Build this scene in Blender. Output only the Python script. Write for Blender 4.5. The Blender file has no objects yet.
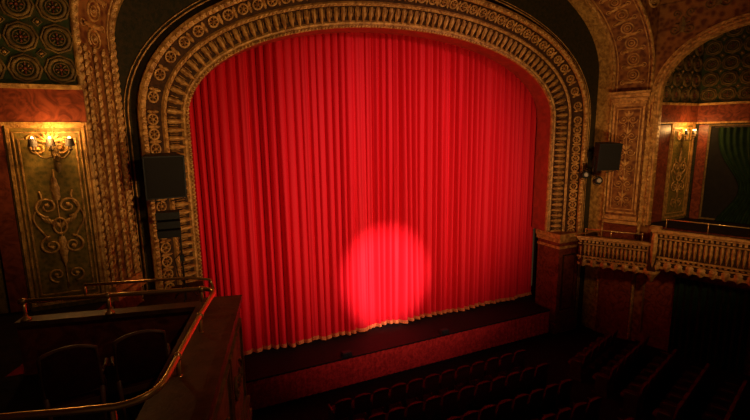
import bpy, math, random
from mathutils import Vector, Matrix
V = Vector
random.seed(7)
sc = bpy.context.scene
try:
    sc.view_settings.view_transform = 'Standard'
except Exception:
    pass
X_, Y_, Z_ = V((1,0,0)), V((0,1,0)), V((0,0,1))

# ------------------------------------------------------------------ materials
def mat(name, col, rough=0.6, metal=0.0, col2=None, scale=5.0, bump=0.0, bscale=None, emit=None, estr=0, detail=6, lo=0.35, hi=0.65, sheen=0.0, spec=0.5, kind='noise'):
    m = bpy.data.materials.new(name); m.use_nodes = True
    nt = m.node_tree; b = nt.nodes['Principled BSDF']
    b.inputs['Base Color'].default_value = (*col, 1)
    b.inputs['Roughness'].default_value = rough
    b.inputs['Metallic'].default_value = metal
    b.inputs['Specular IOR Level'].default_value = spec
    if sheen:
        b.inputs['Sheen Weight'].default_value = sheen
        b.inputs['Sheen Roughness'].default_value = 0.4
        b.inputs['Sheen Tint'].default_value = (*col, 1)
    tc = nt.nodes.new('ShaderNodeTexCoord')
    if col2 is not None:
        if kind == 'noise':
            n = nt.nodes.new('ShaderNodeTexNoise'); n.inputs['Scale'].default_value = scale; n.inputs['Detail'].default_value = detail
            n.inputs['Distortion'].default_value = 0.6
            out = n.outputs['Fac']
        elif kind == 'vein':
            n = nt.nodes.new('ShaderNodeTexNoise'); n.inputs['Scale'].default_value = scale; n.inputs['Detail'].default_value = detail
            n.inputs['Distortion'].default_value = 2.5
            out = n.outputs['Fac']
        else:
            n = nt.nodes.new('ShaderNodeTexVoronoi'); n.inputs['Scale'].default_value = scale
            n.feature = 'SMOOTH_F1'
            out = n.outputs['Distance']
        nt.links.new(tc.outputs['Object'], n.inputs['Vector'])
        r = nt.nodes.new('ShaderNodeValToRGB')
        r.color_ramp.elements[0].position = lo; r.color_ramp.elements[0].color = (*col, 1)
        r.color_ramp.elements[1].position = hi; r.color_ramp.elements[1].color = (*col2, 1)
        nt.links.new(out, r.inputs['Fac']); nt.links.new(r.outputs['Color'], b.inputs['Base Color'])
    if bump:
        n2 = nt.nodes.new('ShaderNodeTexNoise'); n2.inputs['Scale'].default_value = bscale or scale*3; n2.inputs['Detail'].default_value = 5
        nt.links.new(tc.outputs['Object'], n2.inputs['Vector'])
        bp = nt.nodes.new('ShaderNodeBump'); bp.inputs['Strength'].default_value = bump; bp.inputs['Distance'].default_value = 0.03
        nt.links.new(n2.outputs['Fac'], bp.inputs['Height']); nt.links.new(bp.outputs['Normal'], b.inputs['Normal'])
    if emit:
        b.inputs['Emission Color'].default_value = (*emit, 1); b.inputs['Emission Strength'].default_value = estr
    return m

GOLD = mat('gilded_plaster', (0.72,0.38,0.10), 0.42, 0.2, (0.30,0.125,0.028), 7, 0.7, 30)
GOLDD = mat('dark_gilt_ground', (0.075,0.028,0.008), 0.7, 0.0, (0.035,0.013,0.004), 8, 0.6, 30, spec=0.2)  # darker brown tone for the ground behind the raised gilding
BRONZE = mat('dull_bronze_relief', (0.22,0.125,0.032), 0.6, 0.05, (0.11,0.06,0.018), 8, 0.4, 30, spec=0.25)
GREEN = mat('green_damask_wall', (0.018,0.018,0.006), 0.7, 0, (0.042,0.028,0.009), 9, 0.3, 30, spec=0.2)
COFF = mat('coffer_green_ground', (0.022,0.048,0.012), 0.7, 0, (0.06,0.05,0.014), 9, 0.3, 30, spec=0.2)
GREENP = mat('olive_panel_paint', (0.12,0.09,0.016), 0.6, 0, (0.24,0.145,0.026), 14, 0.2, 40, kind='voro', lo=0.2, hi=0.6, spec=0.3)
STEN = mat('stencilled_brown_wall', (0.12,0.032,0.010), 0.65, 0, (0.29,0.11,0.026), 7, 0.4, 25, kind='voro', lo=0.25, hi=0.6, spec=0.25)
MARB = mat('red_brown_marble', (0.26,0.055,0.022), 0.35, 0, (0.10,0.018,0.009), 3.5, 0.05, 12, kind='vein', spec=0.3)
CURT = mat('red_velvet_curtain', (0.68,0.008,0.018), 0.7, 0, None, 2.0, 0.10, 60, sheen=0.25, spec=0.2)
FRINGE = mat('gold_fringe', (0.80,0.27,0.05), 0.8, 0, (0.50,0.11,0.03), 30, 0.6, 90)
STAGEM = mat('black_stage_floor', (0.010,0.005,0.005), 0.6, 0, (0.014,0.008,0.008), 5, 0.1, 30, spec=0.15)
FASC = mat('red_stage_fascia_cloth', (0.66,0.035,0.028), 0.85, 0, (0.34,0.016,0.014), 11, 0.5, 50, spec=0.1)
REVEAL = mat('reveal_red_spill',(0.42,0.035,0.022),0.5,0,(0.28,0.025,0.016),4)  # red light off the curtain put into the reveal's base colour
BLACK = mat('black_paint', (0.012,0.012,0.012), 0.6, 0, (0.02,0.02,0.02), 40, 0.2, 120, spec=0.25)
GRILL = mat('speaker_grille', (0.016,0.014,0.013), 0.9, 0.0, (0.024,0.021,0.019), 90, 0.6, 260, spec=0.1)
BRASS = mat('polished_brass', (0.90,0.58,0.22), 0.25, 0.7, (0.80,0.48,0.16), 5)
WOOD = mat('dark_parapet_wood', (0.15,0.055,0.022), 0.5, 0, (0.075,0.028,0.012), 4, 0.15, 25)
PARF = mat('parapet_plaster', (0.28,0.14,0.05), 0.6, 0, (0.15,0.07,0.025), 5, 0.4, 22)
SEAT = mat('seat_red_plush', (0.075,0.011,0.008), 0.85, 0, (0.045,0.007,0.005), 12, 0.2, 80, sheen=0.03, spec=0.15)
SEATF = mat('seat_frame_metal', (0.07,0.034,0.016), 0.5, 0.2, (0.04,0.02,0.01), 8)
CARP = mat('dark_carpet', (0.018,0.008,0.007), 0.95, 0, (0.010,0.005,0.005), 6, 0.3, 90, spec=0.1)
CEIL = mat('ceiling_plaster', (0.08,0.05,0.025), 0.8, 0, (0.05,0.03,0.015), 3, 0.2, 20)
GDRAPE = mat('green_velvet_drape', (0.016,0.034,0.010), 0.8, 0, (0.010,0.020,0.007), 4, 0.1, 60, spec=0.1)
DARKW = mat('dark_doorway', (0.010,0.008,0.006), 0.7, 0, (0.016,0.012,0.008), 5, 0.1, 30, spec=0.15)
BULB = mat('candle_bulb_glow', (1,0.6,0.25), 0.4, emit=(1.0,0.50,0.14), estr=18)
SHADE = mat('sconce_shade_dark', (0.05,0.03,0.015), 0.6, 0, (0.03,0.018,0.01), 20)
CREAM = mat('candle_cream', (0.7,0.5,0.28), 0.6, 0, (0.6,0.4,0.2), 10)
LENS = mat('lamp_lens', (0.45,0.38,0.30), 0.15, 0, (0.3,0.25,0.2), 10)

# ------------------------------------------------------------------ mesh builder
class MB:
    def __init__(s): s.v=[]; s.f=[]; s.m=[]; s.s=[]
    def add(s, vs, fs, m=0, sm=False):
        n=len(s.v); s.v += [tuple(v) for v in vs]
        s.f += [tuple(i+n for i in f) for f in fs]; s.m += [m]*len(fs); s.s += [sm]*len(fs)
    def box(s, c, size, m=0, ax=(X_,Y_,Z_), taper=1.0):
        c=V(c); a,b,d=[ax[i]*size[i]*0.5 for i in range(3)]
        vs=[]
        for k in (-1,1):
            t = taper if k==1 else 1
            for (i,j) in ((-1,-1),(1,-1),(1,1),(-1,1)): vs.append(c+a*i*t+b*j*t+d*k)
        s.add(vs,[(3,2,1,0),(4,5,6,7),(0,1,5,4),(1,2,6,5),(2,3,7,6),(3,0,4,7)],m)
    def tube(s, pts, r, seg=8, m=0, closed=False):
        pts=[V(p) for p in pts]; n=len(pts)
        rs = r if isinstance(r,(list,tuple)) else [r]*n
        vs=[]; up=None
        for i,p in enumerate(pts):
            if closed: t=(pts[(i+1)%n]-pts[i-1])
            else: t=pts[min(i+1,n-1)]-pts[max(i-1,0)]
            t.normalize()
            if up is None:
                up = Z_ if abs(t.z)<0.9 else X_
            a=t.cross(up)
            if a.length<1e-4: a=t.cross(X_ if abs(t.x)<.9 else Y_)
            a.normalize(); b=a.cross(t); up=b
            for k in range(seg):
                an=2*math.pi*k/seg
                vs.append(p+(a*math.cos(an)+b*math.sin(an))*rs[i])
        fs=[]
        for i in range(n if closed else n-1):
            j=(i+1)%n
            for k in range(seg):
                fs.append((i*seg+k,i*seg+(k+1)%seg,j*seg+(k+1)%seg,j*seg+k))
        if not closed:
            fs.append(tuple(range(seg))[::-1]); fs.append(tuple((n-1)*seg+k for k in range(seg)))
        s.add(vs,fs,m,True)
    def lathe(s, c, prof, axis=Z_, seg=14, m=0):
        c=V(c); axis=axis.normalized(); a=axis.cross(X_ if abs(axis.x)<.9 else Y_).normalized(); b=axis.cross(a)
        vs=[]
        for (r,h) in prof:
            for k in range(seg):
                an=2*math.pi*k/seg; vs.append(c+axis*h+(a*math.cos(an)+b*math.sin(an))*r)
        fs=[]
        for i in range(len(prof)-1):
            for k in range(seg): fs.append((i*seg+k,i*seg+(k+1)%seg,(i+1)*seg+(k+1)%seg,(i+1)*seg+k))
        fs.append(tuple(range(seg))[::-1]); fs.append(tuple((len(prof)-1)*seg+k for k in range(seg)))
        s.add(vs,fs,m,True)
    def ell(s, c, ax, r, seg=8, rings=5, m=0, e=1.0):
        c=V(c); vs=[]
        def pw(x): return math.copysign(abs(x)**e,x)
        for i in range(rings+1):
            ph=-math.pi/2+math.pi*i/rings
            for k in range(seg):
                th=2*math.pi*k/seg
                cp=pw(math.cos(ph)) if abs(math.cos(ph))>1e-6 else 0
                vs.append(c+ax[0]*r[0]*cp*pw(math.cos(th))+ax[1]*r[1]*cp*pw(math.sin(th))+ax[2]*r[2]*pw(math.sin(ph)))
        fs=[]
        for i in range(rings):
            for k in range(seg): fs.append((i*seg+k,i*seg+(k+1)%seg,(i+1)*seg+(k+1)%seg,(i+1)*seg+k))
        s.add(vs,fs,m,True)
    def ring(s, c, A, B, N, R, r, n=14, mm=5, m=0, Rb=None):
        c=V(c); Rb = R if Rb is None else Rb
        vs=[]
        for i in range(n):
            an=2*math.pi*i/n; d=A*math.cos(an)+B*math.sin(an); p=c+A*R*math.cos(an)+B*Rb*math.sin(an)
            for k in range(mm):
                q=2*math.pi*k/mm; vs.append(p+d*r*math.cos(q)+N*r*math.sin(q))
        fs=[]
        for i in range(n):
            for k in range(mm): fs.append((i*mm+k,((i+1)%n)*mm+k,((i+1)%n)*mm+(k+1)%mm,i*mm+(k+1)%mm))
        s.add(vs,fs,m,True)
    def leaf(s, base, L, W, N, ln, w, h, m=0):
        base=V(base); vs=[]; ni=7; nj=5
        for i in range(ni):
            t=i/(ni-1)
            ww=w*0.5*(math.sin(math.pi*(0.18+0.80*t))**0.7)*(1.0 if i%2 else 0.78)
            for j in range(nj):
                q=(j-2)/2
                hh=h*(0.35+0.65*math.sin(math.pi*min(1,t*1.05)))*(1-0.75*q*q)+h*0.6*t*t
                if j==2: hh+=h*0.15
                vs.append(base+L*ln*t+W*ww*q+N*hh)
        fs=[(i*nj+j,i*nj+j+1,(i+1)*nj+j+1,(i+1)*nj+j) for i in range(ni-1) for j in range(nj-1)]
        s.add(vs,fs,m,True)
    def quad(s,a,b,c,d,m=0): s.add([a,b,c,d],[(0,1,2,3)],m)
    def obj(s, name, mats, parent=None, bevel=0):
        me=bpy.data.meshes.new(name); me.from_pydata(s.v,[],s.f)
        for M in mats: me.materials.append(M)
        me.polygons.foreach_set('material_index', s.m)
        me.polygons.foreach_set('use_smooth', s.s)
        me.update(); o=bpy.data.objects.new(name,me); sc.collection.objects.link(o)
        if parent: o.parent=parent
        if bevel:
            b=o.modifiers.new('bev','BEVEL'); b.width=bevel; b.segments=2; b.limit_method='ANGLE'
        return o
def empty(name, loc=(0,0,0)):
    e=bpy.data.objects.new(name,None); e.location=loc; sc.collection.objects.link(e); return e

# ------------------------------------------------------------------ path helpers
def arch_poly(cx,hw,z0,zs,rise,n=2.15,N=220):
    pts=[]
    for i in range(40): pts.append((cx-hw, z0+(zs-z0)*i/40))
    for i in range(N+1):
        th=math.pi*(1-i/N); c,s_=math.cos(th),math.sin(th)
        pts.append((cx+hw*math.copysign(abs(c)**(2/n),c), zs+rise*abs(s_)**(2/n)))
    for i in range(1,41): pts.append((cx+hw, zs-(zs-z0)*i/40))
    return pts
def resample(poly, step=None, count=None):
    d=[0]
    for a,b in zip(poly,poly[1:]): d.append(d[-1]+math.hypot(b[0]-a[0],b[1]-a[1]))
    L=d[-1]; n=count or max(2,int(round(L/step)))
    out=[]; j=0
    for i in range(n+1):
        t=L*i/n
        while j<len(d)-2 and d[j+1]<t: j+=1
        f=(t-d[j])/max(1e-9,d[j+1]-d[j]); a,b=poly[j],poly[j+1]
        a0=poly[max(0,j-1)]; b0=poly[min(len(poly)-1,j+2)]
        tx,tz=b0[0]-a0[0],b0[1]-a0[1]; l=math.hypot(tx,tz); tx/=l; tz/=l
        out.append(((a[0]+(b[0]-a[0])*f, a[1]+(b[1]-a[1])*f),(tx,tz),(-tz,tx)))
    return out
class Fr:   # planar frame
    def __init__(s,O,U,N): s.O=V(O); s.U=V(U).normalized(); s.N=V(N).normalized()
    def p(s,x,z,d=0): return s.O+s.U*x+Z_*z+s.N*d
    def dir(s,x,z,d=0): return s.U*x+Z_*z+s.N*d
FRONT=Fr((0,0,0),X_,-Y_)
def sweep(mb, fr, st, prof, mats, sm=False):
    n=len(prof); vs=[]
    for P,T,N in st:
        for (o,d) in prof: vs.append(fr.p(P[0]+N[0]*o,P[1]+N[1]*o,d))
    b0=len(mb.v); mb.v += [tuple(v) for v in vs]
    for j in range(n-1):
        fs=[(i*n+j,i*n+j+1,(i+1)*n+j+1,(i+1)*n+j) for i in range(len(st)-1)]
        mb.f += [tuple(q+b0 for q in f) for f in fs]; mb.m += [mats[j] if isinstance(mats,(list,tuple)) else mats]*len(fs); mb.s += [sm]*len(fs)

CX=6.71; CAMZ=7.96; STZ=1.02
BCX=6.85; BO=0.50
# ------------------------------------------------------------------ proscenium arch
HW,ZS,RISE=6.42,8.45,2.78
main=arch_poly(CX,HW,4.1,ZS,RISE,2.1)
ob=MB()
o1,d0,d1=1.12,-12.6,-11.85
sl=math.hypot(o1,d1-d0); so,sd=o1/sl,(d1-d0)/sl
def sp(s_,h=0):
    return (so*s_-sd*h, d0+sd*s_+so*h)
prof=[(0,-13.30),(0,-12.62),sp(0.0,0.03),sp(0.03,0.07),sp(0.09,0.07),sp(0.12,0.03),sp(0.17,0.03),sp(0.2,-0.02),sp(0.4,-0.07),sp(0.62,0.0),sp(0.64,0.05),sp(0.72,0.06),sp(0.75,0.0),sp(0.82,-0.02),sp(1.14,-0.02),sp(1.17,0.04),sp(1.2,0.1),sp(1.3,0.1),sp(1.35,0.03),(o1+0.02,-12.02)]
mm=[3,0,0,0,0,0,0,1,1,1,0,0,1,1,1,0,0,0,0]
sweep(ob,FRONT,resample(main,step=0.16),prof,mm)
def frames(st,fr):
    for P,T,N in st:
        T3=fr.dir(T[0],T[1]); N3=fr.dir(N[0],N[1])
        S=(N3*so+fr.N*sd).normalized(); M=(fr.N*so-N3*sd).normalized()
        base=fr.p(P[0],P[1],d0); yield base,T3.normalized(),S,M
for b,T,S,M in frames(resample(main,step=0.105),FRONT):
    ob.ell(b+S*0.06+M*0.08,(T,S,M),(0.045,0.045,0.04),6,4)
for i,(b,T,S,M) in enumerate(frames(resample(main,step=0.215),FRONT)):
    ob.leaf(b+S*0.60+M*(-0.02),-S,T,M,0.42,0.16,0.12)
    ob.ell(b+S*0.42+M*(-0.03)+T*0.107,(T,S,M),(0.013,0.15,0.022),6,4)
for b,T,S,M in frames(resample(main,step=0.12),FRONT):
    ob.ell(b+S*0.68+M*0.055,((T+S*0.6).normalized(),(S-T*0.6).normalized(),M),(0.06,0.026,0.03),6,4)
for i,(b,T,S,M) in enumerate(frames(resample(main,step=0.36),FRONT)):
    c=b+S*0.98+M*0.0
    ob.ring(c,T,S,M,0.125,0.028,14,5)
    ob.ell(c,(T,S,M),(0.05,0.05,0.055),8,4)
    for k in range(6):
        a=k*math.pi/3; d=(T*math.cos(a)+S*math.sin(a)); e=M.cross(d)
        ob.ell(c+d*0.075,(d,e,M),(0.035,0.02,0.03),5,3)
    for sg in (-1,1):
        ob.leaf(c+T*0.18+S*0.0,S*sg,T,M,0.15,0.10,0.05)
for b,T,S,M in frames(resample(main,step=0.14),FRONT):
    ob.ell(b+S*1.25+M*0.1,(T,S,M),(0.05,0.065,0.04),7,4)
for sx in (-1,1):
    cx=CX+sx*(HW+0.58)
    ob.box((cx,12.42,2.05),(1.06,1.1,4.1),2)
    for z,h,e in ((0.2,0.4,0.12),(0.47,0.14,0.06),(3.55,0.10,0.05),(3.82,0.14,0.10),(4.0,0.18,0.16)):
        ob.box((cx,12.42,z),(1.06+e,1.1+e,h),0 if z>3 else 2)
    ob.box((cx,11.86,2.1),(0.66,0.05,2.3),1); ob.box((cx,11.845,2.1),(0.54,0.05,2.18),2)
ob.obj('proscenium_arch',[GOLD,GOLDD,MARB,REVEAL])

# ------------------------------------------------------------------ wall_front : spandrel
BZS,BR=10.1,3.9
wf=MB()
inner=resample(arch_poly(CX,HW+o1-0.02,0.0,ZS,RISE+o1-0.02,2.1),count=160)
outer=resample(arch_poly(BCX,8.0,0.0,BZS,BR,2.0),count=160)
vs=[];
for a,b in zip(inner,outer):
    vs.append(V((a[0][0],12.0,a[0][1]))); vs.append(V((b[0][0],12.0,b[0][1])))
wf.add(vs,[(2*i,2*i+1,2*i+3,2*i+2) for i in range(160)],0)
for off,r in ((0.22,0.02),(0.30,0.012)):
    pts=[V((P[0]+N[0]*off,11.985,P[1]+N[1]*off)) for P,T,N in inner]
    wf.tube(pts,r,6,1)
wf.box((-1.3,13.5,6),(2.7,0.1,12.5),2); wf.box((14.9,13.5,6),(2.7,0.1,12.5),2)
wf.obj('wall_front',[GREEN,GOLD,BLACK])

# ------------------------------------------------------------------ outer band arch
band=MB()
bp=arch_poly(BCX,8.0,0.0,BZS,BR,2.0)
bst=resample(bp,step=0.2)
sweep(band,FRONT,bst,[(0,-12.0),(0,-11.4),(BO,-10.2)],[1,0])
def bframes(step,poly=bp):
    for P,T,N in resample(poly,step=step):
        T3=V((T[0],0,T[1])).normalized(); N3=V((N[0],0,N[1]))
        S=(N3*BO-Y_*1.2).normalized(); M=T3.cross(S)
        if M.dot(-N3)<0: M=-M
        yield V((P[0],11.4,P[1])),T3,S,M
bs=list(bframes(0.2))
for s0,r,mt in ((0.04,0.055,1),(0.16,0.02,1),(1.26,0.055,1),(1.14,0.02,1)):
    band.tube([b+S*s0+M*0.01 for b,T,S,M in bs],r,6,mt)
for b,T,S,M in bframes(0.16):
    band.leaf(b+S*0.03+M*0.04,T,S,M,0.15,0.09,0.05,1)
    band.leaf(b+S*1.25+M*0.04,T,S,M,0.15,0.09,0.05,1)
for i,(b,T,S,M) in enumerate(bframes(0.5)):
    if b.z<9.6: continue
    c=b+S*0.65+M*0.01
    band.ring(c,T,S,M,0.19,0.025,16,5,1); band.ring(c,T,S,M,0.10,0.018,12,5,1)
    band.ell(c,(T,S,M),(0.05,0.05,0.05),8,4,1)
    for sg in (-1,1):
        band.leaf(c+T*0.25,S*sg,T,M,0.34,0.12,0.05,1)
        band.ring(c+T*0.25+S*sg*0.32,T,S,M,0.07,0.016,10,5,1)
band.obj('trim_outer_arch',[STEN,GOLD])

# ---- scroll ornament helpers
def spiral(mb,fr,x,z,r0,turns,dr,a0,d=0.02,rad=0.018,m=0):
    pts=[];rs=[];n=int(16*turns)+2
    for i in range(n):
        t=i/(n-1); a=a0+dr*turns*2*math.pi*t; r=r0*(1-0.86*t)
        pts.append(fr.p(x+r*math.cos(a),z+r*math.sin(a),d)); rs.append(rad*(1-0.4*t))
    mb.tube(pts,rs,6,m); e=pts[-1]; mb.ell(e,(fr.U,Z_,fr.N),(rad*1.9,rad*1.9,rad*1.6),6,4,m)
def rect(mb,fr,x0,x1,z0,z1,w,d,m,base=0):
    for (a,b,c,e) in ((x0,x1,z0,z0+w),(x0,x1,z1-w,z1),(x0,x0+w,z0+w,z1-w),(x1-w,x1,z0+w,z1-w)):
        mb.box(fr.p((a+b)/2,(c+e)/2,base+d/2),(b-a,d,e-c),m,(fr.U,fr.N,Z_))
def arabesque(mb,fr,cx,z0,z1,w,m=0,rad=0.018,d=0.03,gap=None):
    h=z1-z0; n=max(3,int(round(h/(w*0.95)))); st=h/n
    mb.tube([fr.p(cx+0.02*w*math.sin(k),z0+h*k/24,d) for k in range(25)],rad*0.8,6,m)
    for k in range(n):
        zc=z0+st*(k+0.5); r=min(w*0.24,st*0.3)
        for sg in (-1,1):
            spiral(mb,fr,cx+sg*r*1.0,zc,r,1.35,-sg,math.pi*0.5-sg*math.pi*0.5+ (0),d,rad,m)
            spiral(mb,fr,cx+sg*r*1.05,zc-st*0.36,r*0.6,1.1,sg,math.pi*0.5-sg*0.3,d,rad*0.8,m)
            mb.leaf(fr.p(cx+sg*r*0.2,zc+r*0.8,d*0.5),fr.dir(sg*0.6,0.8).normalized(),fr.dir(0.8,-sg*0.6).normalized(),fr.N,r*1.2,r*0.6,0.03,m)
        mb.leaf(fr.p(cx,zc+r*0.5,d*0.5),Z_,fr.U,fr.N,st*0.42,r*0.8,0.045,m)
        mb.ell(fr.p(cx,zc-r*0.2,d),(fr.U,Z_,fr.N),(r*0.28,r*0.36,0.03),8,5,m)
def coffers(mb,fr,x0,x1,z0,z1,cell,m=0,mg=7):
    nx=max(1,int(round((x1-x0)/cell))); nz=max(1,int(round((z1-z0)/cell))); cx=(x1-x0)/nx; cz=(z1-z0)/nz
    mb.box(fr.p((x0+x1)/2,(z0+z1)/2,0.005),(x1-x0,0.01,z1-z0),mg,(fr.U,fr.N,Z_))
    for i in range(nx):
        for j in range(nz):
            c=fr.p(x0+cx*(i+0.5),z0+cz*(j+0.5),0.02)
            # octagonal coffer border, rosette and corner diamonds
            mb.ring(c,fr.U,Z_,fr.N,cell*0.46,0.022,8,5,m)
            mb.ring(c,fr.U,Z_,fr.N,cell*0.34,0.032,16,6,m); mb.ring(c,fr.U,Z_,fr.N,cell*0.22,0.014,12,5,m)
            for k in range(8):
                a=k*math.pi/4; dd=fr.dir(math.cos(a),math.sin(a)); ee=fr.dir(-math.sin(a),math.cos(a))
                mb.ell(c+dd*cell*0.13,(dd,ee,fr.N),(cell*0.075,cell*0.032,0.025),5,3,m if k%2 else 3)
            mb.ell(c,(fr.U,Z_,fr.N),(cell*0.06,cell*0.06,0.04),6,4,3)
            if i<nx-1 and j<nz-1:
                c2=fr.p(x0+cx*(i+1),z0+cz*(j+1),0.015)
                mb.ring(c2,fr.U,Z_,fr.N,cell*0.13,0.015,4,5,m); mb.ell(c2,(fr.U,Z_,fr.N),(cell*0.06,cell*0.06,0.03),6,4,1)

# ------------------------------------------------------------------ pilasters on the splayed band
for sg in (-1,1):
    a=V((BCX+sg*8.0,11.4,0)); b=V((BCX+sg*(8.0+BO),10.2,0)); U=(b-a).normalized(); N=V((-U.y*1,U.x,0))
    if N.x*sg>0: N=-N
    fr=Fr(a+N*0.0,U,N); L=(b-a).length
    pm=MB()
    x0,x1=0.14,L-0.14; xc=(x0+x1)/2; W=x1-x0
    fr2=Fr(fr.p(0,0,0.10),U,N)
    pm.box(fr.p(xc,2.3,0.05),(W+0.1,0.10,4.6),2,(fr.U,fr.N,Z_))
    if sg==1:
        pm.box(fr.p(xc,6.9,0.05),(W,0.10,4.2),1,(fr.U,fr.N,Z_))
        rect(pm,fr2,x0,x1,4.95,8.95,0.07,0.05,0); rect(pm,fr2,x0+0.13,x1-0.13,5.1,8.8,0.03,0.03,0)
        arabesque(pm,fr2,xc,5.2,8.7,W*0.62,0,0.016,0.02)
        for z,h,e in ((4.62,0.12,0.14),(4.78,0.16,0.06),(9.0,0.08,0.05),(9.12,0.12,0.14),(9.25,0.12,0.24),(9.36,0.08,0.30)):
            pm.box(fr.p(xc,z,0.06+e*0.3),(W+e,0.12+e*0.8,h),0,(fr.U,fr.N,Z_))
        for k in range(9):
            pm.leaf(fr.p(x0+W*(k+0.5)/9,8.98,0.14),Z_,fr.U,fr.N,0.2,0.12,0.06,0)
    else:
        pm.box(fr.p(xc,7.2,0.02),(W,0.04,5.2),1,(fr.U,fr.N,Z_))
        for xx in (x0+0.05,x0+W*0.36,x0+W*0.64,x1-0.05):
            pm.tube([fr.p(xx,4.6,0.05),fr.p(xx,9.8,0.05)],0.03,6,0)
            for k in range(34): pm.leaf(fr.p(xx,4.65+k*0.152,0.06),Z_,fr.U,fr.N,0.15,0.12,0.05,0)
        for xx in (x0+W*0.20,x1-W*0.20):
            for k in range(17):
                pm.ring(fr.p(xx,4.8+k*0.3,0.04),fr.U,Z_,fr.N,0.06,0.016,12,5,0,Rb=0.11)
                pm.ell(fr.p(xx,4.8+k*0.3,0.05),(fr.U,Z_,fr.N),(0.03,0.045,0.03),6,4,0)
        for z,h,e in ((4.62,0.12,0.14),(4.78,0.16,0.06)):
            pm.box(fr.p(xc,z,0.06+e*0.3),(W+e,0.12+e*0.8,h),0,(fr.U,fr.N,Z_))
    pm.obj('wall_pilaster',[GOLD,STEN,MARB])

# ------------------------------------------------------------------ side walls with arched box niches
def side(sg,zspring,rise,s0):
    p0=V((BCX+sg*(8.0+BO),10.2,0)); dv=V((sg*0.3196,-0.9476,0)); N=V((-sg*0.9476,-0.3196,0))
    fr=Fr(p0,dv,N); mb=MB()
    s1=5.3; zb=4.6; zt=14.5; c=(s0+s1)/2; hw=(s1-s0)/2
    ss=[s0+(s1-s0)*(0.5-0.5*math.cos(math.pi*i/48)) for i in range(49)]
    az=lambda s_: zspring+rise*math.sqrt(max(0,1-((s_-c)/hw)**2))
    if s0>0.05: mb.quad(fr.p(0,0),fr.p(s0,0),fr.p(s0,zt),fr.p(0,zt),0)
    mb.quad(fr.p(s1,0),fr.p(13,0),fr.p(13,zt),fr.p(s1,zt),0)
    for a,b in zip(ss,ss[1:]):
        mb.quad(fr.p(a,0),fr.p(b,0),fr.p(b,zb),fr.p(a,zb),3)
        mb.quad(fr.p(a,az(a)),fr.p(b,az(b)),fr.p(b,zt),fr.p(a,zt),0)
    poly=[(s0,zb+(zspring-zb)*i/20) for i in range(20)]+[(c-hw*math.cos(math.pi*i/80),zspring+rise*math.sin(math.pi*i/80)) for i in range(81)]+[(s1,zspring-(zspring-zb)*i/20) for i in range(1,21)]
    st=resample(poly,step=0.15)
    if sg==1:
        sweep(mb,fr,st,[(0,-0.25),(0,0.02),(0.02,0.06),(0.08,0.06),(0.1,0.02),(0.24,0.02),(0.26,0.05),(0.3,0.05),(0.31,0)],1)
        for P,T,Nn in st:
            t3=fr.dir(*T); n3=fr.dir(*Nn)
            mb.leaf(fr.p(P[0]+Nn[0]*0.16,P[1]+Nn[1]*0.16,0.02)-t3*0.07,t3,n3,fr.N,0.14,0.12,0.05,1)
            mb.ell(fr.p(P[0],P[1],-0.08),(t3,n3,fr.N),(0.05,0.03,0.05),5,3,1)
        for k in range(7):
            x=0.7+k*0.9
            z=az(min(max(x,s0),s1))+1.0
            for q in (-1,1):
                spiral(mb,fr,x+q*0.2,z,0.2,1.5,q,math.pi/2,0.03,0.02,6)
                spiral(mb,fr,x+q*0.2,z+0.5,0.14,1.3,-q,-math.pi/2,0.03,0.016,6)
            mb.leaf(fr.p(x,z-0.1,0.02),Z_,fr.U,fr.N,0.5,0.2,0.05,6)
    ex=BCX+sg*(8.0+BO-0.05); bx=BCX+sg*11.25
    fe=Fr((ex,10.24,0),V((sg,0,0)),-Y_); We=abs(bx-ex)
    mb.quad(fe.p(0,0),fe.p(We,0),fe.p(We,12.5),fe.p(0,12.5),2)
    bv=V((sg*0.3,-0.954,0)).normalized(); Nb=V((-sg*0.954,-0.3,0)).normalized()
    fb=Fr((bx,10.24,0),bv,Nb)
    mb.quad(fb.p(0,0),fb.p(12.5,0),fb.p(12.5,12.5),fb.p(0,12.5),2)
    mb.quad(fe.p(0,12.2),fe.p(We,12.2),fb.p(6.5,12.2),fr.p(6.5,12.2,-0.1),2)
    mb.quad(fe.p(0,4.6),fe.p(We,4.6),fb.p(12.5,4.6),fr.p(12.5,4.6,-0.02),4)
    for F,WW in ((fe,We),(fb,5.0)):
        mb.box(F.p(WW/2,8.6,0.04),(WW,0.08,0.62),3,(F.U,F.N,Z_))
        mb.box(F.p(WW/2,8.95,0.07),(WW,0.14,0.08),1,(F.U,F.N,Z_)); mb.box(F.p(WW/2,8.27,0.05),(WW,0.10,0.06),1,(F.U,F.N,Z_))
        coffers(mb,F,0.04,WW,9.0,11.8,0.56,6)
    return mb,fr,fe,fb,We
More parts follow.
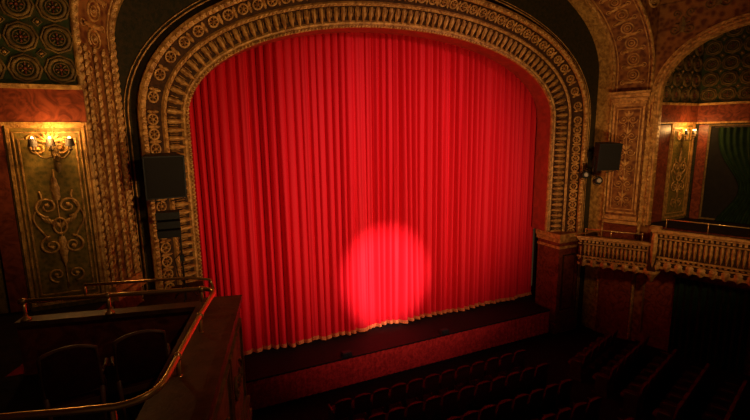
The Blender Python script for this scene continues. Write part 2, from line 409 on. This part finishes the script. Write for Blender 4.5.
def bigmotif(mb,f,xc,zb,zt,w,m):
    h=zt-zb
    for q in (-1,1):
        spiral(mb,f,xc+q*w*0.20,zt-0.18,w*0.17,1.4,-q,math.pi/2,0.03,0.022,m)
        spiral(mb,f,xc+q*w*0.30,zt-0.02,w*0.10,1.2,q,0,0.03,0.018,m)
        spiral(mb,f,xc+q*w*0.20,zb+h*0.56,w*0.24,1.5,q,-math.pi/2,0.03,0.026,m)
        spiral(mb,f,xc+q*w*0.21,zb+h*0.30,w*0.22,1.5,-q,math.pi/2,0.03,0.026,m)
        spiral(mb,f,xc+q*w*0.18,zb+h*0.10,w*0.18,1.3,q,-math.pi/2,0.03,0.022,m)
        mb.tube([f.p(xc+q*w*(0.38-0.1*math.cos(t*0.55)),zb+h*0.34+t*h*0.025,0.025) for t in range(14)],0.016,6,m)
        for k in range(5):
            mb.leaf(f.p(xc+q*w*0.06*k,zb+h*(0.42+0.01*k),0.01),f.dir(q*0.5,0.8).normalized(),f.dir(0.8,-q*0.5).normalized(),f.N,0.16,0.08,0.03,m)
    for k in range(7):
        a=math.pi*(k+0.5)/7; mb.leaf(f.p(xc,zt-0.08,0.01),f.dir(math.cos(a),math.sin(a)),f.dir(-math.sin(a),math.cos(a)),f.N,0.22,0.08,0.035,m)
    mb.ring(f.p(xc,zb+h*0.43,0.03),f.U,Z_,f.N,w*0.13,0.022,16,5,m,Rb=w*0.18)
    mb.leaf(f.p(xc,zb+h*0.60,0.01),Z_,f.U,f.N,h*0.16,0.16,0.05,m); mb.leaf(f.p(xc,zb+h*0.36,0.01),-Z_,f.U,f.N,h*0.2,0.16,0.05,m)
    mb.tube([f.p(xc,zb+h*k/10,0.015) for k in range(9)],0.013,6,m)
WM=[STEN,GOLD,GREEN,MARB,CARP,GREENP,BRONZE,COFF,DARKW]
# left
mb,frL,feL,fbL,WeL=side(-1,11.2,1.0,0.03)
mb.box(feL.p(0.66,6.4,0.02),(1.36,0.04,3.6),5,(feL.U,feL.N,Z_))
rect(mb,feL,0.06,1.30,4.7,8.24,0.05,0.05,1,0.03); rect(mb,feL,0.15,1.21,4.8,8.12,0.02,0.04,1,0.03)
rect(mb,feL,0.22,1.14,4.9,8.0,0.025,0.035,1,0.03)
bigmotif(mb,Fr(feL.p(0,0,0.045),feL.U,feL.N),0.66,5.0,8.0,0.86,1)
mb.box(feL.p(1.50,6.45,0.03),(0.30,0.06,3.6),3,(feL.U,feL.N,Z_))
mb.box(feL.p(1.95,6.45,0.02),(0.5,0.04,3.6),5,(feL.U,feL.N,Z_))
arabesque(mb,feL,2.0,4.9,8.1,0.4,1)
mb.obj('wall_left',WM)
# right
mb,frR,feR,fbR,WeR=side(1,9.2,2.0,0.28)
mb.box(feR.p(1.98,6.4,0.02),(1.40,0.04,3.6),5,(feR.U,feR.N,Z_))
rect(mb,feR,1.30,2.68,4.7,8.24,0.06,0.06,1,0.03); rect(mb,feR,1.44,2.54,4.85,8.1,0.035,0.04,1,0.03)
bigmotif(mb,Fr(feR.p(0,0,0.045),feR.U,feR.N),1.99,5.0,7.95,0.94,1)
mb.box(feR.p(0.9,6.4,0.03),(0.7,0.06,3.6),3,(feR.U,feR.N,Z_))
mb.box(fbR.p(0.3,6.4,0.05),(0.30,0.10,3.6),3,(fbR.U,fbR.N,Z_))
mb.box(fbR.p(2.6,6.4,0.05),(0.30,0.10,3.6),3,(fbR.U,fbR.N,Z_))
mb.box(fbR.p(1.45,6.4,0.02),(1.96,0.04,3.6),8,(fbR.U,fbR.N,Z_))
rect(mb,fbR,0.46,2.44,4.62,8.2,0.06,0.06,6,0.03)
for k in range(3):
    rect(mb,frR,0.3+k*2.0,1.9+k*2.0,0.4,3.1,0.05,0.04,6)
mb.obj('wall_right',WM)

up=MB(); o2=[(P[0]+N[0]*BO,P[1]+N[1]*BO) for P,T,N in resample(bp,step=0.15) if P[1]>=BZS-0.1]
for a,b in zip(o2,o2[1:]): up.quad(V((a[0],10.2,a[1])),V((b[0],10.2,b[1])),V((b[0],10.2,14.6)),V((a[0],10.2,14.6)),0)
fu=Fr((0,10.2,0),X_,-Y_)
for sg in (-1,1):
    for (dx,z,r) in ((8.1,12.35,0.24),(7.45,13.3,0.24)):
        c=fu.p(BCX+sg*dx,z,0.03); up.ring(c,X_,Z_,-Y_,r,0.04,20,6,1); up.ring(c,X_,Z_,-Y_,r*0.6,0.025,16,5,1)
        for k in range(8):
            a=k*math.pi/4; d=V((math.cos(a),0,math.sin(a))); up.ell(c+d*r*0.32,(d,d.cross(Y_),-Y_),(r*0.2,r*0.08,0.03),6,4,1)
up.obj('wall_upper_front',[STEN,GOLD])
ce=MB(); ce.box((CX,4,14.65),(24,17,0.2),0); ce.obj('ceiling',[CEIL])
fl=MB(); fl.box((CX,4.5,-0.1),(26,24,0.2),0); fl.obj('floor',[CARP])

# ------------------------------------------------------------------ stage
st=MB()
st.box((CX,12.48,STZ/2-0.02),(12.5,0.96,STZ-0.04),0); st.box((CX,14.6,STZ/2-0.02),(13.9,3.3,STZ-0.04),0)
st.box((CX,12.44,STZ-0.02),(12.5,1.0,0.045),0)
n=420; vs=[]
for i in range(n+1):
    x=CX-6.25+12.5*i/n; y=11.955-0.012*math.sin(x*31+1.4*math.sin(x*2.3))-0.008*math.sin(x*71)
    for z in (0.06,0.35,0.65,STZ-0.06): vs.append((x,y,z))
st.add(vs,[(i*4+j,(i+1)*4+j,(i+1)*4+j+1,i*4+j+1) for i in range(n) for j in range(3)],1,True)
st.box((CX,11.95,0.03),(12.5,0.06,0.06),0)
st.obj('stage',[STAGEM,FASC])
for x in (4.35,8.05):
    m=MB(); m.box((x,12.07,STZ+0.075),(0.34,0.2,0.14),0,taper=0.8); m.box((x,11.965,STZ+0.07),(0.28,0.02,0.10),1)
    for k in (-1,1): m.ring((x+k*0.07,11.95,STZ+0.07),X_,Z_,Y_,0.035,0.008,12,5,0)
    m.obj('floor_monitor' ,[BLACK,GRILL])  # small floor monitor box on the stage edge

# ------------------------------------------------------------------ curtain
cu=MB(); nx=1700; nz=36; zt=11.9; zb=STZ+0.03; vs=[]
rnd=[random.uniform(-1,1) for _ in range(200)]
def nz1(x):
    i=math.floor(x); f=x-i; f=f*f*(3-2*f); return rnd[i%200]*(1-f)+rnd[(i+1)%200]*f
for i in range(nx+1):
    x=0.02+13.5*i/nx
    for j in range(nz+1):
        t=j/nz; z=zb+(zt-zb)*t; k=1-t
        ph=2*math.pi*x/0.265+2.8*nz1(x*0.8+3)+1.5*nz1(x*1.9+40)+(0.4+1.5*k)*nz1(x*1.3+60+t*1.2)
        fold=2*abs(math.cos(ph/2))**1.4-1
        ph2=2*math.pi*x/0.115+3*nz1(x*1.7+15)
        amp=(0.080+0.05*k)*(1+0.65*nz1(x*2.7+90+t*0.7))
        y=13.60-fold*amp+0.07*(0.4+k)*nz1(x*1.1+20+t*0.6)+0.018*math.sin(ph2)*(0.7+nz1(x*1.5+33))+0.03*k*math.sin(ph*0.5+1)
        zz=z
        if j<=1:
            zz=z+(0.04*nz1(x*2.4+11)+0.035+0.02*math.cos(ph))*(1 if j==0 else 0.9)
        vs.append((x+0.025*math.sin(ph),y,zz))
fs=[(i*(nz+1)+j,(i+1)*(nz+1)+j,(i+1)*(nz+1)+j+1,i*(nz+1)+j+1) for i in range(nx) for j in range(nz)]
cu.add(vs,fs,0,True)
vs2=[]
for i in range(nx+1):
    v=V(vs[i*(nz+1)]); vs2+= [(v.x,v.y-0.06,v.z-0.045),(v.x,v.y-0.03,v.z+0.015),(v.x,v.y-0.014,v.z+0.065)]
cu.add(vs2,[(i*3+j,(i+1)*3+j,(i+1)*3+j+1,i*3+j+1) for i in range(nx) for j in range(2)],1,True)
cu.obj('stage_curtain',[CURT,FRINGE])

# ------------------------------------------------------------------ speakers
def speaker(x,y,z,yaw,tilt,wallp,side):
    e=empty('loudspeaker',(x,y,z))
    R=Matrix.Rotation(yaw,3,'Z')@Matrix.Rotation(tilt,3,'X'); A=[R@V(a) for a in (X_,Y_,Z_)]
    m=MB(); c=V((0,0,0))
    w,d,h=0.84,0.5,0.96
    o=[( -w/2,-d/2),(w/2,-d/2),(w/2*0.72,d/2),(-w/2*0.72,d/2)]
    vs=[c+A[0]*a+A[1]*b+A[2]*zz for zz in (-h/2,h/2) for a,b in o]
    m.add(vs,[(3,2,1,0),(4,5,6,7),(0,1,5,4),(1,2,6,5),(2,3,7,6),(3,0,4,7)],0)
    m.obj('cabinet',[BLACK],e,0.015)
    g=MB(); g.box(c-A[1]*(d/2+0.008),(w-0.08,0.016,h-0.08),0,A)
    g.obj('grille',[GRILL],e)
    f=MB()
    for q in (-1,1): f.box(c-A[1]*(d/2+0.01)+A[0]*q*(w/2-0.02),(0.03,0.03,h),0,A); f.box(c-A[1]*(d/2+0.01)+A[2]*q*(h/2-0.02),(w,0.03,0.03),0,A)
    wp=V(wallp)-V((x,y,z))
    f.tube([A[1]*0.2,A[1]*0.2+ (wp-A[1]*0.2)*0.5+Z_*0.05,wp],0.03,8,0); f.box(wp,(0.22,0.06,0.3),0)
    for q in (-1,1): f.tube([A[0]*q*(w/2*0.86)+A[1]*0.0,A[0]*q*(w/2*0.9)-A[2]*0.55,-A[2]*0.6+A[0]*q*0.1],0.018,6,0)
    f.obj('bracket',[BLACK],e)
speaker(-0.36,10.8,7.14,math.radians(8),math.radians(6),(-0.75,11.75,7.1),-1)
speaker(13.98,10.8,7.12,math.radians(-20),math.radians(6),(14.4,11.75,7.1),1)
def lamp(x,y,z,yaw,wp):
    e=empty('stage_light',(x,y,z)); R=Matrix.Rotation(yaw,3,'Z')@Matrix.Rotation(math.radians(-10),3,'X'); ay=R@V((0,-1,0))
    m=MB(); m.lathe(-ay*0.18,[(0.05,0),(0.10,0.05),(0.11,0.2),(0.13,0.22),(0.13,0.36),(0.10,0.36)],ay,14,0); m.obj('can',[BLACK],e)
    l=MB(); l.lathe(ay*0.175,[(0.095,0),(0.06,0.02),(0.01,0.025)],ay,14,0); l.obj('lens',[LENS],e)
    w=V(wp)-V((x,y,z)); b=MB(); b.ring((0,0,0),R@X_,Z_,ay,0.16,0.012,16,5,0); b.tube([(0,0,0.16),(w.x*0.5,w.y*0.5,0.2),w],0.018,6,0); b.obj('yoke',[BLACK],e)
lamp(13.85,10.95,6.22,math.radians(-30),(14.25,11.8,6.6)); lamp(13.55,11.3,6.42,math.radians(-20),(14.1,11.8,6.8))
e=empty('line_array_speaker',(-0.36,10.9,6.0)); m=MB()
for k in range(3): m.box((0,0,0.22-0.2*k),(0.50,0.36,0.17),0,(X_,V((0,math.cos(0.08*k),math.sin(0.08*k))),V((0,-math.sin(0.08*k),math.cos(0.08*k)))))
m.obj('cabinets',[BLACK],e,0.01)
m=MB(); m.tube([(0.22,0.05,0.3),(0.22,0.05,-1.9)],0.022,8,0); m.tube([(0.0,0.1,0.0),(0.22,0.3,0.1),(-0.1,0.92,0.1)],0.02,6,0)
m.tube([(0.22,0.05,-0.7),(0.05,0.2,-0.9),(0.1,0.1,-1.3),(0.22,0.05,-1.5)],0.012,6,0); m.box((0.22,0.05,-0.85),(0.1,0.1,0.16),0)
for a in (0.4,2.5,4.6): m.tube([(0.22,0.05,-1.5),(0.22+0.3*math.cos(a),0.05+0.3*math.sin(a),-1.89)],0.014,6,0)
m.obj('stand',[BLACK],e)
m=MB(); m.box((-0.45,11.45,4.03),(1.5,1.6,0.16),0); m.box((-0.45,11.45,3.9),(1.4,1.5,0.12),0); m.box((-0.55,11.6,1.92),(1.1,1.1,3.84),1); m.obj('trim_ledge',[GOLDD,MARB])

# ------------------------------------------------------------------ sconces
def sconce(p,N,s=1.0,power=16):
    N=V(N).normalized(); U=Z_.cross(N).normalized(); e=empty('wall_sconce',p)
    m=MB()
    m.ell((0,0,-0.05),(U,Z_,N),(0.06*s,0.16*s,0.03),12,8,0); m.ell(N*0.03-Z_*0.05,(U,Z_,N),(0.035*s,0.09*s,0.03),10,6,0)
    m.leaf(V((0,0,-0.2*s)),-Z_,U,N,0.16*s,0.09*s,0.03,0)
    cups=[]
    for q in (-1,0,1):
        out=0.17*s if q else 0.24*s
        pts=[N*0.04-Z_*0.08]
        for t in range(1,9):
            u=t/8; pts.append(U*q*0.22*s*u+N*(0.04+out*math.sin(u*math.pi/2))-Z_*(0.08+0.10*s*math.sin(u*math.pi)-0.06*u))
        m.tube(pts,0.010*s,6,0); c=pts[-1]; cups.append(c)
        m.lathe(c,[(0.008,-0.03),(0.03*s,0.0),(0.04*s,0.012),(0.02*s,0.016)],Z_,10,0)
    m.obj('arms',[BRONZE],e)
    c2=MB(); b=MB(); sh=MB()
    for c in cups:
        c2.lathe(c,[(0.014*s,0.01),(0.014*s,0.10*s)],Z_,8,0)
        b.ell(c+Z_*0.145*s,(U,N,Z_),(0.022*s,0.022*s,0.05*s),8,6,0)
        vs=[];n=9
        for k in range(n):
            a=math.pi*(k/(n-1)); d=U*math.cos(a)+N*math.sin(a)
            vs.append(c+d*0.065*s+Z_*0.05*s); vs.append(c+d*0.045*s+Z_*0.165*s)
        sh.add(vs,[(2*i,2*i+2,2*i+3,2*i+1) for i in range(n-1)],0,True)
    c2.obj('candles',[CREAM],e); b.obj('bulbs',[BULB],e); sh.obj('shades',[SHADE],e)
    ld=bpy.data.lights.new('sconce_glow','POINT'); ld.energy=power; ld.color=(1.0,0.52,0.14); ld.shadow_soft_size=0.06
    lo=bpy.data.objects.new('glow',ld); lo.location=N*0.15+Z_*0.26; lo.parent=e; sc.collection.objects.link(lo)
    ld=bpy.data.lights.new('sconce_spill','POINT'); ld.energy=power*2.6; ld.color=(1.0,0.53,0.15); ld.shadow_soft_size=0.06
    lo=bpy.data.objects.new('spill',ld); lo.location=N*0.50+Z_*0.24; lo.parent=e; sc.collection.objects.link(lo)
sconce(feL.p(0.56,7.80,0.07),feL.N,1.3,13)
sconce(feR.p(1.99,7.80,0.07),feR.N,1.3,13)

# ------------------------------------------------------------------ right box balcony
def boxfront(mb,p0,p1,zt,zb,N):
    p0=V((*p0,0));p1=V((*p1,0)); U=(p1-p0).normalized(); L=(p1-p0).length; fr=Fr(p0,U,N); ax=(fr.U,fr.N,Z_); h=zt-zb
    mb.box(fr.p(L/2,(zt+zb)/2,-0.08),(L,0.16,h),1,ax)
    for z,hh,dd in ((zt-0.04,0.08,0.16),(zt-0.11,0.06,0.11),(zt-0.30,0.04,0.06),(zb+0.30*h,0.05,0.08),(zb+0.2*h,0.05,0.03),(zb+0.05,0.08,0.04)):
        mb.box(fr.p(L/2,z,dd/2-0.01),(L+dd,dd+0.02,hh),0,ax)
    n=int(L/0.13)
    for k in range(n):
        x=L*(k+0.5)/n
        mb.box(fr.p(x,zt-0.205,0.03),(0.07,0.06,0.08),0,ax)
        mb.leaf(fr.p(x,zt-0.34,0.0),-Z_,fr.U,fr.N,0.62*h-0.28,0.11,0.07,0)
        mb.ell(fr.p(x,zb+0.25*h,0.04),(fr.U,Z_,fr.N),(0.045,0.035,0.03),6,4,0)
    n=int(L/0.3)
    for k in range(n):
        x=L*(k+0.5)/n
        mb.leaf(fr.p(x,zb+0.18*h,0.02),-Z_,fr.U,fr.N,0.22*h,0.26,0.06,0)
        mb.ring(fr.p(x,zb+0.10*h,0.03),fr.U,Z_,fr.N,0.05,0.014,10,5,0)
    return fr,L
bx=MB()
A=(13.35,11.1);B=(14.6,9.1);C=(15.46,6.85);D=(16.3,4.5)
N1=V((-0.848,-0.530,0)); N2=V((-0.934,-0.357,0))
f1,L1=boxfront(bx,A,B,4.21,3.10,N1)
f2_,L2=boxfront(bx,(14.52,9.12),C,4.71,3.35,N2)
boxfront(bx,C,D,4.71,3.35,N2)
boxfront(bx,(14.3,11.25),A,4.21,3.10,V((0.156,0.988,0)))
bx.box((14.57,9.12,3.95),(0.24,0.26,1.56),1,(f2_.U,f2_.N,Z_)); bx.box((14.57,9.12,4.74),(0.32,0.34,0.10),0,(f2_.U,f2_.N,Z_))
bx.lathe((14.62,9.15,2.85),[(0.02,-0.05),(0.06,0.0),(0.10,0.12),(0.20,0.25),(0.26,0.38)],Z_,12,0)
bx.leaf((14.46,9.05,4.6),-Z_,f2_.U,f2_.N,1.2,0.22,0.08,0)
def poly(mb,pts,z,h,m):
    n=len(pts); vs=[(x,y,z) for x,y in pts]+[(x,y,z-h) for x,y in pts]
    mb.add(vs,[tuple(range(n)),tuple(range(2*n-1,n-1,-1))]+[(i,(i+1)%n,n+(i+1)%n,n+i) for i in range(n)],m)
poly(bx,[(13.42,11.15),(14.66,9.15),(15.3,10.2),(14.76,11.35)],3.3,0.22,1)
poly(bx,[(14.66,9.1),(15.5,6.9),(16.36,4.5),(17.2,4.6),(15.33,10.15)],3.6,0.25,1)
bx.obj('theater_box_balcony',[GOLD,GOLDD])
r=MB()
def rail(mb,pts,zt,zbs,rad=0.018):
    mb.tube([(x,y,zt) for x,y in pts],rad,8,0)
    for (x,y) in pts: mb.tube([(x,y,zbs),(x,y,zt)],rad*0.8,8,0); mb.ell((x,y,zt),(X_,Y_,Z_),(rad*1.6,)*3,8,5,0)
rail(r,[(13.5,11.0),(13.95,10.3),(14.45,9.48)],4.45,4.21)
rail(r,[(14.75,8.9),(15.15,7.85),(15.55,6.8)],5.05,4.71)
r.obj('brass_guard_rail',[BRASS])

def drape(name,fr,x0,x1,z0,z1,amp,wl,m,d=0.12,tie=0):
    mb=MB(); n=int((x1-x0)/wl*10); nz_=24; vs=[]
    for i in range(n+1):
        for j in range(nz_+1):
            t=j/nz_; x=x0+(x1-x0)*i/n; z=z0+(z1-z0)*t
            ph=2*math.pi*x/wl+1.5*nz1(x*1.3+5)
            xx=x
            if tie: 
                g=1-tie*math.exp(-((t-0.35)/0.3)**2); xx=x1-(x1-x)*g
            vs.append(fr.p(xx,z,d+amp*math.sin(ph)*(1.1-0.4*t)))
    mb.add(vs,[(i*(nz_+1)+j,(i+1)*(nz_+1)+j,(i+1)*(nz_+1)+j+1,i*(nz_+1)+j+1) for i in range(n) for j in range(nz_)],0,True)
    mb.tube([fr.p(x0-0.1,z1,d),fr.p(x1+0.1,z1,d)],0.02,8,1)
    for q in (x0-0.08,x1+0.08): mb.tube([fr.p(q,z1,d),fr.p(q,z1,0)],0.02,6,1)
    mb.obj(name,[m,SEATF])
drape('green_box_drape',fbR,0.75,2.35,4.62,8.1,0.05,0.2,GDRAPE,0.16,0.5)
drape('green_door_drape',frR,1.3,3.4,0.03,2.9,0.06,0.2,GDRAPE,0.14)

# ------------------------------------------------------------------ near-left balcony box
nb=MB(); d=V((0.2215,0.975,0)).normalized(); q=V((d.y,-d.x,0))
O1=V((0.60,6.05,0)); Lp=5.2; PT=5.76
fp=Fr(O1-d*Lp,d,q)
W=0.48; ax=(fp.U,fp.N,Z_)
nb.box(fp.p(Lp/2,(PT+3.9)/2,-W/2),(Lp,W,PT-3.9),0,ax)
nb.box(fp.p(Lp/2,PT-0.03,-W/2),(Lp+0.08,W+0.08,0.07),1,ax)
nb.box(fp.p(Lp/2,PT-0.11,-W/2),(Lp+0.04,W+0.04,0.07),2,ax)
nb.box(fp.p(Lp/2,4.15,-W/2+0.02),(Lp+0.06,W+0.06,0.12),2,ax); nb.box(fp.p(Lp/2,3.95,-W/2+0.02),(Lp+0.02,W+0.1,0.12),0,ax)
nb.box(fp.p(Lp/2,1.95,-W/2-0.05),(Lp-0.1,W-0.1,3.9),3,ax)
for k in range(4):
    x0=Lp-0.1-(k+1)*1.25+0.05; rect(nb,fp,x0,x0+1.15,4.3,5.5,0.04,0.03,2)
    f3=Fr(fp.p(0,0,0.0),fp.U,fp.N)
    for s_ in (-1,1):
        spiral(nb,f3,x0+0.575+s_*0.2,4.9,0.17,1.4,-s_,math.pi/2,0.02,0.018,2)
    nb.ring(fp.p(x0+0.575,4.9,0.02),fp.U,Z_,fp.N,0.06,0.02,12,5,2)
farA=O1-q*W; farB=V((-2.05,6.62,0))
uu=(farB-farA).normalized(); nn=V((uu.y,-uu.x,0)); Lf=(farB-farA).length
ff=Fr(farA,uu,nn); nb.box(ff.p(Lf/2,(PT-0.12+4.7)/2,0),(Lf,0.12,PT-0.12-4.7),3,(ff.U,ff.N,Z_)); nb.box(ff.p(Lf/2,PT-0.09,0),(Lf,0.2,0.06),1,(ff.U,ff.N,Z_))
a=O1-q*W; b=O1-q*W-d*Lp
poly(nb,[(a.x,a.y),(b.x,b.y),(-3.9,0.9),(-3.6,6.7),(farB.x,farB.y)],4.96,0.25,4)
nb.obj('balcony_box_parapet',[PARF,WOOD,BRONZE,MARB,CARP])

rl=MB(); RZ=5.96
def arc(p,c,pn,n=8):
    out=[]
    for i in range(n+1):
        t=i/n; out.append(V(p)*(1-t)**2+V(c)*2*t*(1-t)+V(pn)*t*t)
    return out
def z3(x,y,z=RZ): return V((x,y,z))
path=[z3(-2.0,6.55),z3(-0.5,6.17)]+arc(z3(0.02,6.04),z3(0.32,5.97),z3(0.25,5.72))+[z3(0.1,5.2),z3(-0.08,4.5)]+arc(z3(-0.25,3.82),z3(-0.33,3.5),z3(-0.60,3.52))+[z3(-0.9,3.6),z3(-1.35,3.74),z3(-2.2,3.95)]
rl.tube(path,0.030,10,0)
rl.tube([z3(-1.25,6.36,RZ+0.16),z3(0.0,6.06,RZ+0.16),z3(0.24,5.98,RZ+0.12),z3(0.27,5.9,RZ)],0.020,8,0)
rl.tube([z3(-1.25,6.36,RZ+0.16),z3(-1.25,6.36,RZ)],0.018,8,0)
for p in ((-1.95,6.54),(-1.0,6.3),(0.12,6.0),(0.06,5.05),(-0.17,4.15)):
    zb_=PT-0.05
    rl.tube([z3(p[0],p[1],zb_),z3(p[0],p[1],RZ)],0.022,8,0); rl.lathe(z3(p[0],p[1],zb_),[(0.06,0),(0.055,0.02),(0.03,0.035),(0.026,0.06)],Z_,12,0)
    rl.ell(z3(p[0],p[1],RZ),(X_,Y_,Z_),(0.044,)*3,10,6,0)
for p in ((-0.62,3.53),(-1.5,3.78),(-2.2,3.95)):
    rl.tube([z3(p[0],p[1],4.96),z3(p[0],p[1],RZ)],0.022,8,0); rl.lathe(z3(p[0],p[1],4.96),[(0.07,0),(0.06,0.02),(0.03,0.04),(0.026,0.07)],Z_,12,0)
rl.obj('brass_handrail',[BRASS])

def chair(x,y,z,yaw):
    e=empty('box_armchair',(x,y,z)); e.rotation_euler=(0,0,yaw)
    m=MB(); m.ell((0,0.05,0.44),(X_,Y_,Z_),(0.25,0.25,0.065),20,10,0,0.45)
    n=12; vs=[]; w=0.235
    def bk(u,v,dd):
        xx=w*u*(1-0.06*v); top=1.0+0.05*(1-u*u); zz=0.52+(top-0.52)*v; return V((xx,-0.20-0.10*v+dd*(1-0.6*u*u)*(0.5+0.5*math.sin(math.pi*v)),zz))
    for dd in (0.05,-0.05):
        for i in range(n+1):
            for j in range(9): vs.append(bk(-1+2*i/n,j/8,dd))
    fs=[]; o=(n+1)*9
    for k in (0,o):
        fs+=[(k+i*9+j,k+(i+1)*9+j,k+(i+1)*9+j+1,k+i*9+j+1) for i in range(n) for j in range(8)]
    m.add(vs,fs,0,True); m.obj('upholstery',[SEAT],e)
    f=MB(); edge=[bk(-1,j/8,0) for j in range(9)]+[bk(-1+2*i/n,1,0) for i in range(1,n)]+[bk(1,1-j/8,0) for j in range(9)]
    f.tube(edge,0.022,6,0); f.tube([bk(-1,0,0),bk(1,0,0)],0.02,6,0)
    for sx in (-1,1):
        f.tube([(sx*0.22,0.24,0.42),(sx*0.215,0.26,0.2),(sx*0.22,0.27,0.0)],[0.026,0.02,0.015],8,0)
        f.tube([(sx*0.23,-0.21,0.55),(sx*0.22,-0.2,0.3),(sx*0.215,-0.25,0.0)],[0.024,0.022,0.016],8,0)
        f.tube([(sx*0.24,-0.23,0.70),(sx*0.27,-0.05,0.68),(sx*0.275,0.12,0.66),(sx*0.26,0.17,0.62),(sx*0.25,0.17,0.42)],0.02,8,0)
        f.box((sx*0.23,0.03,0.40),(0.035,0.44,0.06),0)
    f.box((0,0.25,0.40),(0.46,0.035,0.06),0); f.box((0,-0.19,0.40),(0.44,0.035,0.06),0)
    f.obj('frame',[WOOD],e)
chair(-0.56,5.05,4.96,0.12); chair(-1.16,4.98,4.96,0.12)

# ------------------------------------------------------------------ auditorium seating
def seatunit(mb,fr,x):
    ax=(fr.U,fr.N,Z_); w=0.25
    mb.ell(fr.p(x,0.44,0.05),ax,(0.235,0.23,0.06),12,6,0,0.5)
    n=8; vs=[]
    for dd in (0.045,-0.04):
        for i in range(n+1):
            u=-1+2*i/n
            for j in range(5):
                v=j/4; top=0.90+0.07*math.sqrt(max(0,1-u*u*0.9))
                zz=0.36+(top-0.36)*v; vs.append(fr.p(x+0.235*u,zz,-0.2-0.11*v+dd*(1-0.5*abs(u)**3)))
    o=(n+1)*5; fs=[]
    for k in (0,o): fs+=[(k+i*5+j,k+(i+1)*5+j,k+(i+1)*5+j+1,k+i*5+j+1) for i in range(n) for j in range(4)]
    fs+=[(i*5+4,(i+1)*5+4,o+(i+1)*5+4,o+i*5+4) for i in range(n)]
    fs+=[(j,j+1,o+j+1,o+j) for j in range(4)]+[(n*5+j,n*5+j+1,o+n*5+j+1,o+n*5+j) for j in range(4)]
    mb.add(vs,fs,0,True)
def standard(mb,fr,x):
    ax=(fr.U,fr.N,Z_)
    mb.box(fr.p(x,0.3,-0.05),(0.035,0.34,0.60),1,ax); mb.box(fr.p(x,0.03,-0.02),(0.06,0.44,0.06),1,ax)
    mb.ell(fr.p(x,0.63,-0.03),ax,(0.03,0.20,0.025),8,5,1,0.6)
def row(x,y,ang,n):
    U=V((math.cos(ang),math.sin(ang),0)); F=V((-math.sin(ang),math.cos(ang),0)); fr=Fr((x,y,0),U,F); mb=MB()
    for k in range(n): seatunit(mb,fr,0.28+k*0.56); standard(mb,fr,k*0.56)
    standard(mb,fr,n*0.56); mb.obj('theater_seat_row',[SEAT,SEATF])
for i,(x,n) in enumerate(((3.2,12),(3.2,12),(2.6,13),(2.6,13),(2.0,14),(2.0,14))):
    row(x,10.3-0.95*i,0.0,n)
for i in range(6): row(11.2-0.05*i,9.2-0.98*i,math.radians(17),6 if i else 5)

# ------------------------------------------------------------------ lights
def spot(name,loc,tgt,power,angle,blend,col,size=0.3):
    l=bpy.data.lights.new(name,'SPOT'); l.energy=power; l.spot_size=math.radians(angle); l.spot_blend=blend; l.color=col; l.shadow_soft_size=size
    o=bpy.data.objects.new(name,l); o.location=loc; o.rotation_euler=(V(tgt)-V(loc)).to_track_quat('-Z','Y').to_euler(); sc.collection.objects.link(o)
spot('curtain_wash_light',(14.0,-4,12.5),(CX+0.5,13.5,6.0),8600,39,1.0,(1.0,0.50,0.50),0.1)
spot('curtain_wash_light',(1.0,-6,12.5),(CX+0.6,13.5,5.4),2600,40,1.0,(1.0,0.50,0.50),0.1)
spot('follow_spotlight',(5.0,-6,12.5),(6.5,13.57,2.9),56000,10.8,0.85,(1.0,0.66,0.72),0.05)
spot('proscenium_wash_light',(CX-0.7,4.0,4.6),(CX-0.2,12,9.8),1700,125,0.6,(1.0,0.60,0.24),0.2)
spot('box_fill_light',(8,1.0,9.5),(15.4,8.8,6.2),1700,42,0.9,(1.0,0.58,0.22),0.3)  # unseen fill spot added to brighten the right box front
spot('box_fill_light',(3.5,0.5,9.5),(-1.6,10.8,8.8),600,46,0.9,(1.0,0.60,0.26),0.3)  # unseen fill spot added to lift the left side wall
spot('rail_fill_light',(2.2,3.0,9.6),(-0.1,5.3,5.9),70,50,1.0,(1.0,0.55,0.25),0.1)  # unseen fill added so the near brass rail catches light
w=bpy.data.worlds.new('dim_house'); w.use_nodes=True; w.node_tree.nodes['Background'].inputs[0].default_value=(1.0,0.52,0.22,1); w.node_tree.nodes['Background'].inputs[1].default_value=0.025
sc.world=w

# ------------------------------------------------------------------ camera
cam=bpy.data.cameras.new('camera'); co=bpy.data.objects.new('camera',cam); sc.collection.objects.link(co)
cam.sensor_width=36; cam.lens=430/750*36; cam.clip_start=0.05
th=math.radians(24.2); p=math.radians(9.8); ro=math.radians(0.8)
Rt=V((math.cos(th),-math.sin(th),0)); fh=V((math.sin(th),math.cos(th),0))
F=fh*math.cos(p)-Z_*math.sin(p); Up=fh*math.sin(p)+Z_*math.cos(p)
R2=Rt*math.cos(ro)-Up*math.sin(ro); U2=Up*math.cos(ro)+Rt*math.sin(ro)
M=Matrix((R2,U2,-F)).transposed().to_4x4(); M.translation=V((0,0,CAMZ)); co.matrix_world=M
sc.camera=co
